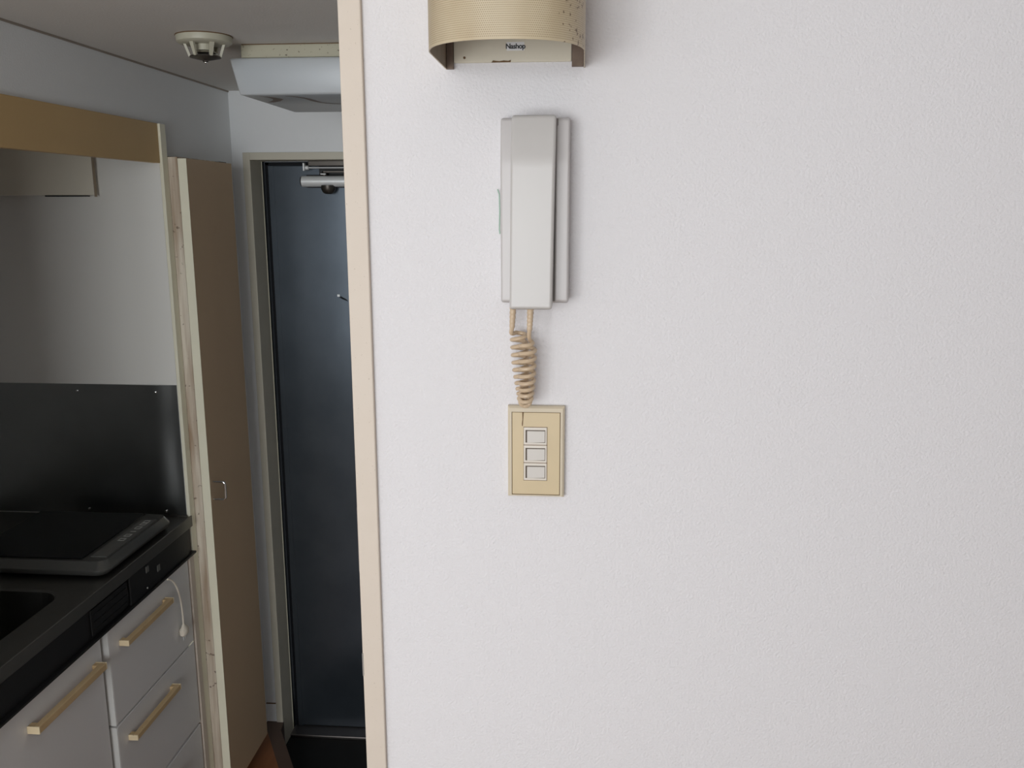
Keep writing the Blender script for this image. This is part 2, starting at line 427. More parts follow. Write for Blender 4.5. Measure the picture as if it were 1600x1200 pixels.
# closer: round body with end cap, valve knob below, bracket and arm above
cl = obj('door_closer', tube(bmesh.new(), [(-0.822, 2.600, 1.7535), (-0.55, 2.600, 1.7535)], 0.0158, 28), 'satin', door, smooth=True)
obj('end_cap', tube(bmesh.new(), [(-0.8275, 2.600, 1.7535), (-0.8255, 2.600, 1.7535), (-0.8222, 2.600, 1.7535)], [0.009, 0.0135, 0.0155], 28), 'dark_metal', cl, smooth=True)
obj('mount_plate', nb(-0.815, -0.54, 2.6175, 2.6279, 1.7355, 1.7725, bev=0.001), 'black_panel', cl)
bm = lathe(bmesh.new(), [(0.0, 1.742), (0.021, 1.742), (0.021, 1.731), (0.0165, 1.722), (0.010, 1.7175), (0.0, 1.717)], -0.745, 2.600, 24)
obj('valve_knob', bm, 'dark_metal', cl, smooth=True)
bm = nb(-0.8165, -0.8115, 2.590, 2.606, 1.7835, 1.806, bev=0.0012)
obj('pivot_pin', bm, 'satin', cl)
bm = tube(bmesh.new(), [(-0.8100, 2.598, 1.7925), (-0.8010, 2.598, 1.7925)], 0.0062, 14)
obj('pivot_nut', bm, 'satin', cl, smooth=True)
obj('arm', tube(bmesh.new(), [(-0.8010, 2.598, 1.7925), (-0.755, 2.596, 1.7922), (-0.55, 2.585, 1.7915)], 0.0021, 8), 'satin', cl, smooth=True)
obj('arm', nb(-0.757, -0.55, 2.592, 2.606, 1.7775, 1.7835, bev=0.001), 'dark_metal', cl)
obj('backing', nb(-0.776, -0.55, 2.618, 2.6279, 1.7728, 1.7990, bev=0.001), 'black_panel', cl)
obj('bracket', nb(-0.795, -0.55, 2.575, 2.612, 1.797, 1.8110, bev=0.001), 'dark_metal', cl)
obj('spindle', lathe(bmesh.new(), [(0.0, 1.783), (0.0045, 1.783), (0.009, 1.776), (0.009, 1.769), (0.0, 1.7685)], -0.755, 2.600, 20), 'dark_metal', cl, smooth=True)
obj('spindle_nut', nb(-0.764, -0.748, 2.588, 2.594, 1.7725, 1.7755, bev=0.0008), 'satin', cl)

# jamb of the opening at the end of the white wall
j = tag(obj('trim_4', nb(-0.2879, -0.2606, YN-0.007, YN+0.105, FL, CE, bev=0.0015), 'cream_trim'), 'cream painted jamb at the left end of the white wall', 'door jamb', kind='structure')
obj('strike_plate', nb(-0.2912, -0.2881, YN+0.004, YN+0.020, 1.206, 1.296, bev=0.0006), 'sill', j)
obj('strike_notch', nb(-0.2883, -0.2868, YN-0.0076, YN+0.004, 1.0605, 1.0935), 'groove', j)

# ------------------------------------------------------------------ wall lamp
LX0, LX1, LZ = -0.1622, 0.0003, 1.8412
lampT = thing('wall_lamp', 'cream perforated metal wall lamp above the intercom', 'wall lamp', ((LX0+LX1)/2, YN, LZ))
pl = obj('back_plate', nb(LX0+0.0095, LX1-0.0155, YN-0.0042, YN-0.0002, LZ+0.0068, LZ+0.235, bev=0.001), 'lamp_plate', lampT)
obj('side_flange', nb(LX0+0.0018, LX0+0.0092, YN-0.009, YN-0.0002, LZ, LZ+0.24), 'lamp_flange', lampT)
obj('side_flange', nb(LX1-0.0152, LX1-0.0018, YN-0.009, YN-0.0002, LZ+0.001, LZ+0.24), 'lamp_flange', lampT)
# the curved sheet: straight cheeks then a shallow arc, thickness 1.2 mm, with lengths along the sheet as UV
path = []
ysh = 0.968
for i in range(5): path.append(Vector((LX0, YN-0.0003+(ysh-YN)*i/4, 0)))
xc = (LX0+LX1)/2; hw = (LX1-LX0)/2; dep = ysh-0.890
for i in range(1, 40):
    t = math.pi*(1-i/40)
    c, s_ = math.cos(t), math.sin(t)
    path.append(Vector((xc+hw*math.copysign(abs(c)**0.86, c), ysh-dep*abs(s_)**0.92, 0)))
for i in range(5): path.append(Vector((LX1, ysh+(YN-0.0003-ysh)*i/4, 0)))
bm = bmesh.new(); uvl = bm.loops.layers.uv.new('UVMap')
L = [0.0]
for a, b in zip(path, path[1:]): L.append(L[-1]+(b-a).length)
nrm = []
for i in range(len(path)):
    t = (path[min(i+1, len(path)-1)]-path[max(i-1, 0)]).normalized()
    nrm.append(Vector((t.y, -t.x, 0)))
hz = 0.26
cols = []
for i, p in enumerate(path):
    inn = p-nrm[i]*0.0014*(-1 if nrm[i].dot(Vector((xc, ysh, 0))-p) > 0 else 1)
    cols.append([bm.verts.new((p.x, p.y, LZ)), bm.verts.new((p.x, p.y, LZ+hz)), bm.verts.new((inn.x, inn.y, LZ)), bm.verts.new((inn.x, inn.y, LZ+hz))])
def quad(vs, uvs):
    f = bm.faces.new(vs)
    for l, u in zip(f.loops, uvs): l[uvl].uv = u
for i in range(len(path)-1):
    A, B = cols[i], cols[i+1]
    u0, u1 = L[i], L[i+1]
    quad((A[0], B[0], B[1], A[1]), ((u0, 0), (u1, 0), (u1, hz), (u0, hz)))
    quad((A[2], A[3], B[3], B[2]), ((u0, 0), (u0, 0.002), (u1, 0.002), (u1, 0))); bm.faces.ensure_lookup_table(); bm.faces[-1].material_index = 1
    quad((A[0], A[2], B[2], B[0]), ((u0, 0),)*4)
    quad((A[1], B[1], B[3], A[3]), ((u0, 0),)*4)
bmesh.ops.recalc_face_normals(bm, faces=bm.faces)
sh = obj('lamp_shade', bm, 'perforated', lampT, smooth=True)
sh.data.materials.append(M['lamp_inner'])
# bulb socket inside the shade
obj('socket', tube(bmesh.new(), [(xc, YN-0.004, LZ+0.17), (xc, YN-0.05, LZ+0.17)], 0.019, 20), 'kitchen_white', lampT, smooth=True)
bm = bmesh.new(); bmesh.ops.create_uvsphere(bm, u_segments=20, v_segments=12, radius=0.026)
for v in bm.verts: v.co = Vector((xc+v.co.x, YN-0.076+v.co.y*1.1, LZ+0.17+v.co.z))
obj('bulb', bm, 'sticker', lampT, smooth=True)
st = obj('sticker', nb(-0.0905, -0.0700, YN-0.0046, YN-0.0042, 1.8605, 1.8700), 'sticker', lampT)
tx = bpy.data.curves.new('lettering', 'FONT'); tx.body = 'Nashop'; tx.size = 0.0078; tx.align_x = 'CENTER'; tx.align_y = 'CENTER'; tx.offset = 0.00025; tx.space_character = 0.93
tmp = bpy.data.objects.new('lettering', tx); C.objects.link(tmp)
dg = bpy.context.evaluated_depsgraph_get()
me = bpy.data.meshes.new_from_object(tmp.evaluated_get(dg)); bpy.data.objects.remove(tmp)
rm = Matrix.Translation((-0.0802, YN-0.00475, 1.8652)) @ Matrix.Rotation(math.radians(90), 4, 'X')
me.transform(rm); me.materials.append(M['ink'])
to = bpy.data.objects.new('lettering', me); C.objects.link(to); to.parent = st
# rusty nicks along the lower edge of the plate
bm = bmesh.new(); prism(bm, [(-0.1085, 1.8478), (-0.1065, 1.8502), (-0.103, 1.8496), (-0.099, 1.8492), (-0.094, 1.8500), (-0.0885, 1.8494), (-0.0855, 1.8506), (-0.0860, 1.8480)], 'y', YN-0.0047, YN-0.0040)
obj('rust_mark', bm, 'dark_brown', pl)
obj('screw', tube(bmesh.new(), [(-0.1400, YN-0.0040, 1.8535), (-0.1400, YN-0.0050, 1.8535)], 0.0015, 10), 'dark_brown', pl)

# ------------------------------------------------------------------ intercom
ic = thing('intercom', 'grey-white wall intercom with a handset and coiled cord', 'intercom', (-0.056, YN, 1.57))
bm = bmesh.new()
def side_profile(dtop, dmain, z0, z1, zb, back, rnd=0.004):
    return [(back, z0+0.002), (dmain+rnd, z0), (dmain+0.001, z0+rnd*0.4), (dmain, z0+rnd), (dmain, zb-0.012), (dmain+0.0003, zb-0.004), (dmain+0.0015, zb+0.004), (dtop+0.0002, z1-rnd), (dtop+0.0012, z1-0.0012), (dtop+rnd, z1), (back, z1-0.001)]
prism(bm, side_profile(1.055, 1.050, 1.5705, 1.784, 1.742, YN-0.0002), 'x', -0.0962, -0.0155)
base = obj('base', bm, 'plastic_base', ic)
md = base.modifiers.new('bevel', 'BEVEL'); md.width = 0.003; md.segments = 3; md.limit_method = 'ANGLE'; md.angle_limit = math.radians(50)
# raised rib on the right of the base
bm = bmesh.new(); prism(bm, side_profile(1.0495, 1.0445, 1.5715, 1.783, 1.742, 1.056), 'x', -0.0320, -0.0160)
rb = obj('base_rib', bm, 'plastic_base', ic)
md = rb.modifiers.new('bevel', 'BEVEL'); md.width = 0.0052; md.segments = 5; md.limit_method = 'ANGLE'; md.angle_limit = math.radians(50)
# handset: its face leans back over the earpiece and is flat below
bm = bmesh.new()
prism(bm, side_profile(1.031, 1.0215, 1.5655, 1.7848, 1.738, 1.0485), 'x', -0.0815, -0.0310)
for v in bm.verts:
    t = (1.7848-v.co.z)/0.22
    v.co.x += -0.0022*t - (0.0010*t if v.co.x > -0.05 else 0)
hs = obj('handset', bm, 'plastic_warm', ic)
md = hs.modifiers.new('bevel', 'BEVEL'); md.width = 0.0034; md.segments = 4; md.limit_method = 'ANGLE'; md.angle_limit = math.radians(50)
obj('handset_gap', nb(-0.0345, -0.0290, 1.0492, 1.0515, 1.573, 1.782), 'groove', ic)
obj('green_tab', tube(bmesh.new(), [(-0.1017, YN-0.006, 1.7035), (-0.0996, YN-0.008, 1.698), (-0.0990, YN-0.009, 1.678), (-0.0996, YN-0.008, 1.656), (-0.0990, YN-0.008, 1.651)], 0.0008, 8), 'green', ic)
for o_ in (base, rb, hs):
    for p in o_.data.polygons: p.use_smooth = True
    w_ = o_.modifiers.new('normals', 'WEIGHTED_NORMAL'); w_.keep_sharp = True
# strain reliefs with ribs
def relief(x, y, z0, z1, x1):
    pts, rad = [], []
    n = 22
    for i in range(n+1):
        t = i/n
        pts.append((x+(x1-x)*t, y, z0+(z1-z0)*t)); rad.append((0.0043-0.0010*t)*(1.0 if i % 4 < 2 else 0.90))
    return tube(bmesh.new(), pts, rad, 14)
obj('strain_relief', relief(-0.0815, 1.052, 1.5700, 1.5400, -0.0830), 'cord', ic, smooth=True)
obj('strain_relief', relief(-0.0598, 1.034, 1.5655, 1.5400, -0.0608), 'cord', ic, smooth=True)
# one coiled cord: down one strand, round the bottom, up the other
TR = 0.0026
axis = []
def addbez(*a, n=40): axis.extend(bez(*a, n)[(1 if axis else 0):])
addbez((-0.0752, 1.057, 1.5335), (-0.0745, 1.057, 1.51), (-0.0715, 1.057, 1.475), (-0.0695, 1.056, 1.456), n=60)
addbez((-0.0695, 1.056, 1.456), (-0.0690, 1.055, 1.448), (-0.0655, 1.046, 1.448), (-0.0652, 1.045, 1.456), n=16)
addbez((-0.0652, 1.045, 1.456), (-0.0640, 1.042, 1.478), (-0.0640, 1.041, 1.505), (-0.0630, 1.041, 1.5245), n=60)
LA = [0.0]
for a, b in zip(axis, axis[1:]): LA.append(LA[-1]+(b-a).length)
TOT = LA[-1]
def at(s):
    s = max(0, min(TOT, s))
    for i in range(len(LA)-1):
        if LA[i+1] >= s:
            t = (s-LA[i])/max(1e-9, LA[i+1]-LA[i]); p = axis[i].lerp(axis[i+1], t)
            tg = (axis[i+1]-axis[i]).normalized(); return p, tg
    return axis[-1], (axis[-1]-axis[-2]).normalized()
turns = 22.0
pts = []
NS = int(turns*22)
s = 0.0; ph = -2.4
coil = []
for i in range(NS+1):
    f = s/TOT
    mid = math.exp(-((f-0.5)/0.16)**2)
    r = 0.0089-0.0030*mid
    pitch = 0.0094-0.0038*mid
    r *= min(1.0, 0.55+f/0.04, 0.55+(1-f)/0.04) if (f < 0.02 or f > 0.98) else 1
    p, tg = at(s)
    n_ = Vector((1, 0, 0)); n_ = (n_-tg*n_.dot(tg)).normalized()
    b_ = tg.cross(n_)
    coil.append(p+n_*r*math.cos(ph)+b_*r*math.sin(ph))
    ph += 2*math.pi/22
    s += pitch/22
    if s >= TOT: break
start = bez((-0.0830, 1.052, 1.5415), (-0.0835, 1.052, 1.535), (-0.0865, 1.050, 1.531), coil[0], 14)[:-1]
end = bez(coil[-1], coil[-1]+(coil[-1]-coil[-2]).normalized()*0.008, (-0.0625, 1.034, 1.527), (-0.0608, 1.034, 1.5415), 16)[1:]
obj('coiled_cord', tube(bmesh.new(), start+coil+end, TR, 8), 'cord', ic, smooth=True)

# ------------------------------------------------------------------ light switch
sw = thing('light_switch', 'yellowed three-gang wall switch below the coiled cord', 'light switch', (-0.0545, YN, 1.38))
SX0, SX1, SZ0, SZ1 = -0.0900, -0.0188, 1.3212, 1.4390
IX0, IX1, IZ0, IZ1 = -0.0852, -0.0240, 1.3236, 1.4318
bm = bmesh.new()
F0, F1 = 1.0700, YN-0.0002
def ring(bm, o, i, y0, y1, ch):
    (a0, a1, c0, c1), (b0, b1, d0, d1) = o, i
    back = [bm.verts.new(p) for p in ((a0, y1, c0), (a1, y1, c0), (a1, y1, c1), (a0, y1, c1))]
    mid = [bm.verts.new(p) for p in ((a0, y0+ch, c0), (a1, y0+ch, c0), (a1, y0+ch, c1), (a0, y0+ch, c1))]
    fr = [bm.verts.new(p) for p in ((a0+ch, y0, c0+ch*0.5), (a1-ch, y0, c0+ch*0.5), (a1-ch, y0, c1-ch), (a0+ch, y0, c1-ch))]
    inn = [bm.verts.new(p) for p in ((b0, y0, d0), (b1, y0, d0), (b1, y0, d1), (b0, y0, d1))]
    inb = [bm.verts.new(p) for p in ((b0, y1, d0), (b1, y1, d0), (b1, y1, d1), (b0, y1, d1))]
    for A, B in ((back, mid), (mid, fr), (fr, inn), (inn, inb), (inb, back)):
        for k in range(4): bm.faces.new((A[k], A[(k+1) % 4], B[(k+1) % 4], B[k]))
    bmesh.ops.recalc_face_normals(bm, faces=bm.faces)
ring(bm, (SX0, SX1, SZ0, SZ1), (IX0, IX1, IZ0, IZ1), F0, F1, 0.0024)
obj('frame', bm, 'switch_frame', sw)
obj('groove', nb(IX0, IX1, 1.0722, 1.0740, IZ0, IZ1), 'dark_brown', sw)
pt = obj('plate', nb(IX0+0.0007, IX1-0.0007, 1.0704, 1.0738, IZ0+0.0007, IZ1-0.0007, bev=0.0005), 'switch_plate', sw)
bm = bmesh.new(); prism(bm, [(-0.0719, 1.4316), (-0.0700, 1.4316), (-0.0707, 1.4215), (-0.0712, 1.4140), (-0.0722, 1.4135), (-0.0724, 1.4170), (-0.0717, 1.4220)], 'y', 1.0700, 1.0706)
obj('dark_mark', bm, 'dark_brown', pt)  # thin tapered dark streak running down from the plate's top edge
MX0, MX1 = -0.0699, -0.0408
obj('module_gap', nb(MX0-0.0004, MX1+0.0004, 1.0698, 1.0735, 1.3428, 1.4127), 'dark_brown', sw)
for k in range(3):
    zt = 1.4123-k*0.0232
    mo = obj('switch_module', nb(MX0, MX1, 1.0690, 1.0735, zt-0.0226, zt, bev=0.0006), 'switch_module', sw)
    obj('slot', nb(MX0+0.0022, MX1-0.0021, 1.06868, 1.0695, zt-0.0196, zt-0.0034), 'slot', mo)
    bm = nb(MX0+0.0043, MX1-0.0024, 1.0668, 1.0692, zt-0.0191, zt-0.0043, bev=0.0005)
    for v in bm.verts:
        if v.co.y < 1.068: v.co.y += 0.0010*(v.co.x-MX0)/(MX1-MX0) - 0.0002
        if v.co.z < zt-0.012: v.co.z += 0.0009*(v.co.x-MX0)/(MX1-MX0) - 0.0005
    obj('rocker', bm, 'switch_key', mo)

# ------------------------------------------------------------------ corridor ceiling: heat detector and lamp
hd = thing('heat_detector', 'yellowed round heat detector on the corridor ceiling', 'detector', (-0.722, 1.722, CE))
dx, dy = -0.722, 1.722
bm = lathe(bmesh.new(), [(0.0, CE-0.0001), (0.0515, CE-0.0001), (0.0520, CE-0.003), (0.0505, CE-0.012), (0.047, CE-0.0148), (0.030, CE-0.016), (0.0, CE-0.016)], dx, dy, 40)
obj('base', bm, 'detector', hd, smooth=True)
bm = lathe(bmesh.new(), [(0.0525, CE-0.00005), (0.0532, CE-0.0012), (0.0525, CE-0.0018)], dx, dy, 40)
obj('shadow_ring', bm, 'dark_brown', hd)  # dark ring stands in for the shadow line where base meets ceiling
bm = lathe(bmesh.new(), [(0.0, CE-0.016), (0.017, CE-0.016), (0.017, CE-0.027), (0.0, CE-0.027)], dx, dy, 24)
obj('core', bm, 'detector', hd)
for k in range(6):
    a = k*math.pi/3+0.25
    d = Vector((math.cos(a), math.sin(a), 0)); e = Vector((-d.y, d.x, 0))
    bm = bmesh.new()
    vs = []
    for (r, z, w) in ((0.0385, CE-0.0145, 0.0042), (0.0300, CE-0.0385, 0.0026)):
        for sx, sr in ((-1, 0), (1, 0), (1, 1), (-1, 1)):
            p = Vector((dx, dy, z))+d*(r-(0.005 if sr else 0))+e*w*sx
            vs.append(bm.verts.new(p))
    for f in ((3, 2, 1, 0), (4, 5, 6, 7), (0, 1, 5, 4), (1, 2, 6, 5), (2, 3, 7, 6), (3, 0, 4, 7)): bm.faces.new([vs[i] for i in f])
    bmesh.ops.recalc_face_normals(bm, faces=bm.faces)
    obj('cage_rib', bm, 'detector', hd)
obj('sensor_disc', lathe(bmesh.new(), [(0.0, CE-0.0285), (0.020, CE-0.0285), (0.0225, CE-0.032), (0.0, CE-0.0352)], dx, dy, 28), 'chrome', hd, smooth=True)
bm = lathe(bmesh.new(), [(0.0, CE-0.0372), (0.0285, CE-0.0372), (0.0290, CE-0.0392), (0.016, CE-0.0425), (0.006, CE-0.0445), (0.0045, CE-0.0475), (0.0, CE-0.0482)], dx, dy, 28)
obj('heat_plate', bm, 'dark_metal', hd, smooth=True)
bm = bmesh.new(); bmesh.ops.create_uvsphere(bm, u_segments=14, v_segments=8, radius=0.0030)
for v in bm.verts: v.co += Vector((dx, dy, CE-0.0475))
obj('tip', bm, 'chrome', hd, smooth=True)

cf = thing('ceiling_lamp', 'rectangular ceiling lamp with a stained white cover near the entry', 'ceiling lamp', (-0.5, 1.98, CE))
obj('base', nb(-0.6865, -0.31, 1.813, 2.15, 1.9745, CE-0.0002, bev=0.002), 'fixture_base', cf)
obj('seam', nb(-0.684, -0.31, 1.8115, 1.8128, 1.9990, 2.0003), 'dark_brown', cf)
# cover: open box tapering downwards
bm = bmesh.new()
T = [(-0.7090, 1.806), (-0.285, 1.806), (-0.285, 2.172), (-0.7090, 2.172)]
B = [(-0.6940, 1.8131), (-0.300, 1.8131), (-0.300, 2.158), (-0.6940, 2.158)]
tv = [bm.verts.new((x, y, 1.9735)) for x, y in T]; bv = [bm.verts.new((x, y, 1.9035)) for x, y in B]
bm.faces.new(tv); bm.faces.new(list(reversed(bv)))
for k in range(4): bm.faces.new((tv[k], bv[k], bv[(k+1) % 4], tv[(k+1) % 4]))
bmesh.ops.recalc_face_normals(bm, faces=bm.faces)
bmesh.ops.bevel(bm, geom=list(bm.edges), offset=0.004, segments=3, profile=0.5, affect='EDGES')
cv = obj('cover', bm, 'acrylic', cf, smooth=True)

# stains are flat marks on the underside of the cover
zs = 1.9033
a = [(-0.6073, 1.836), (-0.5902, 1.8409), (-0.5771, 1.8654), (-0.5708, 1.8863), (-0.5687, 1.9155), (-0.5663, 1.9493), (-0.5594, 1.9647), (-0.5459, 1.9773), (-0.5156, 1.9865)]
b = [(-0.6087, 1.8402), (-0.5944, 1.8537), (-0.5833, 1.8851), (-0.5813, 1.9202), (-0.5772, 1.9434), (-0.5705, 1.9637), (-0.5629, 1.9769), (-0.5494, 1.9895), (-0.5182, 1.9964)]
bm = bmesh.new(); va = [bm.verts.new((*p, zs)) for p in a]; vb = [bm.verts.new((*p, zs)) for p in b]
for i in range(len(va)-1): bm.faces.new((va[i], va[i+1], vb[i+1], vb[i]))
obj('stain', bm, 'stain', cv)
blob = [(-0.662, 1.8319), (-0.6476, 1.8442), (-0.6358, 1.8642), (-0.6299, 1.891), (-0.6483, 1.9245), (-0.6679, 1.9444), (-0.6839, 1.9453), (-0.6695, 1.9249), (-0.6568, 1.9047), (-0.6502, 1.8821), (-0.6512, 1.8616), (-0.6568, 1.8433)]
bm = bmesh.new(); bm.faces.new([bm.verts.new((x, y, zs)) for x, y in blob]); bmesh.ops.triangulate(bm, faces=bm.faces)
obj('stain', bm, 'stain', cv)

# ------------------------------------------------------------------ kitchen recess
fb = tag(obj('fascia_board', nb(-1.0085, -0.990, YN+0.105, 2.0598, 1.7828, 1.8725, bev=0.001), 'fascia'), 'honey-brown wooden fascia board along the top of the kitchen recess', 'board')

hood = thing('hood_panel', 'beige metal panel hanging behind the fascia board', 'panel', (-1.3, 2.04, 1.70))
obj('body', nb(-1.54, -1.1435, 2.034, 2.046, 1.7090, 1.860, bev=0.0012), 'hood', hood)
obj('side_edge', nb(-1.1434, -1.1418, 2.0335, 2.043, 1.7055, 1.860), 'hood_edge', hood)
obj('shadow_gap_strip', nb(-1.265, -1.1600, 2.033, 2.043, 1.7062, 1.7088), 'gasket', hood)  # black strip painting in the shadow gap below the panel
obj('hanger', nb(-1.50, -1.47, 2.0462, 2.0606, 1.78, 1.80), 'hood', hood)
obj('hanger', nb(-1.20, -1.17, 2.0462, 2.0606, 1.835, 1.850), 'hood', hood)

sp = thing('splashback', 'dull stainless steel splashback behind the induction cooker', 'splashback', (-1.27, 2.06, 0.92))
bm = bmesh.new()
def sag(x, z):
    u = max(0.0, (x+1.15)/0.1565)
    b_ = (math.sin(math.pi*min(1, u)**1.5)**2 if u > 0 else 0)
    return 0.0066*b_*(0.75+0.25*math.sin((z-0.95)*21))
nx_, nz_ = 56, 14
G = [[bm.verts.new((-1.5495+0.556*i/nx_, 2.0588-sag(-1.5495+0.556*i/nx_, 0.9125+0.338*k/nz_), 0.9125+0.338*k/nz_)) for k in range(nz_+1)] for i in range(nx_+1)]
for i in range(nx_):
    for k in range(nz_): bm.faces.new((G[i][k], G[i+1][k], G[i+1][k+1], G[i][k+1]))
ext = bmesh.ops.extrude_face_region(bm, geom=list(bm.faces))
for v in ext['geom']:
    if isinstance(v, bmesh.types.BMVert): v.co.y = 2.0606
bmesh.ops.recalc_face_normals(bm, faces=bm.faces)
obj('sheet', bm, 'stainless_wall', sp, smooth=True)
for x, z in ((-1.249, 1.2335), (-1.0455, 1.2335), (-1.0433, 0.925), (-1.249, 0.925)):
    obj('screw', tube(bmesh.new(), [(x, 2.0590, z), (x, 2.0560-sag(x, z), z), (x, 2.0550-sag(x, z), z)], [0.0032, 0.0028, 0.001], 12), 'chrome', sp, smooth=True)

# worktop with a sink bowl
KX = -0.978; KT = 0.9108; KY0 = 1.185; KY1 = 2.0565
wt = thing('worktop', 'dark stainless kitchen worktop with a sink bowl', 'worktop', (-1.26, 1.62, KT))
def rrect(x0, x1, y0, y1, r, n=6):
    pts = []
    for cx, cy, a0 in ((x1-r, y1-r, 0), (x0+r, y1-r, 90), (x0+r, y0+r, 180), (x1-r, y0+r, 270)):
        for i in range(n+1):
            a = math.radians(a0+90*i/n); pts.append((cx+r*math.cos(a), cy+r*math.sin(a)))
    return pts
bm = bmesh.new()
sx0, sx1, sy0, sy1 = -1.47, -1.045, 1.225, 1.612
hole = rrect(sx0, sx1, sy0, sy1, 0.05)
outer = []
x0, x1, y0, y1 = -1.549, KX-0.004, KY0, KY1
cx, cy = (sx0+sx1)/2, (sy0+sy1)/2
for px, py in hole:          # project each rim point outwards on to the outer rectangle
    ddx, ddy = px-cx, py-cy
    t = min(((x1-cx) if ddx > 0 else (x0-cx))/ddx if abs(ddx) > 1e-6 else 9e9, ((y1-cy) if ddy > 0 else (y0-cy))/ddy if abs(ddy) > 1e-6 else 9e9)
    outer.append((cx+ddx*t, cy+ddy*t))
# snap the nearest ray to each outer corner so that the rectangle is exact
for c in ((x0, y0), (x1, y0), (x1, y1), (x0, y1)):
    k = min(range(len(outer)), key=lambda i: (outer[i][0]-c[0])**2+(outer[i][1]-c[1])**2); outer[k] = c
n = len(hole)
O = [bm.verts.new((*p, KT)) for p in outer]; R = [bm.verts.new((*p, KT)) for p in hole]
R1 = [bm.verts.new((cx+(p[0]-cx)*0.985, cy+(p[1]-cy)*0.985, KT-0.004)) for p in hole]
R2 = [bm.verts.new((cx+(p[0]-cx)*0.96, cy+(p[1]-cy)*0.96, KT-0.15)) for p in hole]
R3 = [bm.verts.new((cx+(p[0]-cx)*0.90, cy+(p[1]-cy)*0.90, KT-0.165)) for p in hole]
for A, Bq in ((O, R), (R, R1), (R1, R2), (R2, R3)):
    for k in range(n): bm.faces.new((A[k], A[(k+1) % n], Bq[(k+1) % n], Bq[k]))
bm.faces.new(R3)
bmesh.ops.recalc_face_normals(bm, faces=bm.faces)
obj('top_sheet', bm, 'stainless', wt, smooth=False)
obj('front_lip', nb(KX-0.0040, KX, KY0, KY1, 0.8860, KT+0.0035, bev=0.0015), 'stainless', wt)
obj('rear_lip', nb(-1.10, KX-0.012, KY1-0.005, KY1, KT, KT+0.004), 'stainless', wt)
ap = obj('apron', nb(KX-0.020, KX-0.008, KY0, KY1-0.002, 0.8190, 0.8858), 'black_panel', wt)
obj('apron_ledge', nb(KX-0.020, KX+0.003, KY0, KY1+0.003, 0.8135, 0.8188, bev=0.001), 'black_panel', wt)
obj('control_box', nb(KX-0.0078, KX-0.002, 1.738, 2.030, 0.8192, 0.8856, bev=0.001), 'black_panel', ap)
obj('vent_panel', nb(KX-0.0078, KX-0.0045, 1.585, 1.732, 0.8250, 0.8800, bev=0.001), 'black_panel', ap)
for k in range(3):
    obj('vent_slat', nb(KX-0.0046, KX-0.0030, 1.592, 1.726, 0.8300+k*0.016, 0.8365+k*0.016), 'black_panel', ap)
for y, z in ((1.816, 0.872), (1.868, 0.853)):
    obj('button', nb(KX-0.0022, KX-0.0005, y-0.0065, y+0.0065, z-0.0075, z+0.0075, bev=0.0006), 'control_strip', ap)
obj('pilot_lamp', tube(bmesh.new(), [(KX-0.0025, 1.810, 0.829), (KX-0.0005, 1.810, 0.829)], 0.0022, 10), 'print_white', ap)

# induction cooker
ck = thing('induction_cooker', 'portable black glass induction cooker on the worktop', 'cooker', (-1.15, 1.82, KT))
CX0, CX1, CY0, CY1 = -1.335, -0.993, 1.668, 1.985
CZ = KT+0.034
bm = bmesh.new()
lo = rrect(CX0+0.006, CX1-0.006, CY0+0.006, CY1-0.004, 0.022); md_ = rrect(CX0, CX1, CY0, CY1, 0.026); hi = rrect(CX0+0.010, CX1-0.010, CY0+0.016, CY1-0.010, 0.020)
rings = [[bm.verts.new((*p, z)) for p in ps] for ps, z in ((lo, KT+0.006), (md_, KT+0.014), (md_, KT+0.019), (hi, CZ))]
for A, Bq in zip(rings, rings[1:]):
    for k in range(len(A)): bm.faces.new((A[k], A[(k+1) % len(A)], Bq[(k+1) % len(A)], Bq[k]))
bm.faces.new(list(reversed(rings[0]))); bm.faces.new(rings[-1])
bmesh.ops.recalc_face_normals(bm, faces=bm.faces)
obj('body', bm, 'cooker_body', ck, smooth=True)
obj('glass_plate', nb(CX0+0.014, CX1-0.062, CY0+0.024, CY1-0.014, CZ+0.0001, CZ+0.0030, bev=0.0008), 'black_gloss', ck)
cpn = obj('control_panel', nb(CX1-0.052, CX1-0.016, CY0+0.040, CY1-0.050, CZ+0.0001, CZ+0.0014), 'control_strip', ck)
for k, (y, w) in enumerate(((1.806, 1), (1.832, 1), (1.856, 0), (1.880, 1), (1.905, 1), (1.921, 1))):
    if w:
        bm = bmesh.new(); xa = CX1-0.0335; h = 0.0072
        for q in ((xa-h, xa+h, y-h, y-h+0.002), (xa-h, xa+h, y+h-0.002, y+h), (xa-h, xa-h+0.002, y-h+0.002, y+h-0.002), (xa+h-0.002, xa+h, y-h+0.002, y+h-0.002)):
            box(bm, *q, CZ+0.0014, CZ+0.0019)
    else: bm = nb(CX1-0.040, CX1-0.027, y-0.001, y+0.001, CZ+0.0014, CZ+0.0019)
    obj('button', bm, 'print_white', cpn)
for x in (CX0+0.05, CX1-0.05):
    for y in (CY0+0.05, CY1-0.05):
        obj('foot', lathe(bmesh.new(), [(0.0, KT+0.007), (0.012, KT+0.007), (0.010, KT+0.0002), (0.0, KT+0.0002)], x, y, 14), 'black_panel', ck)

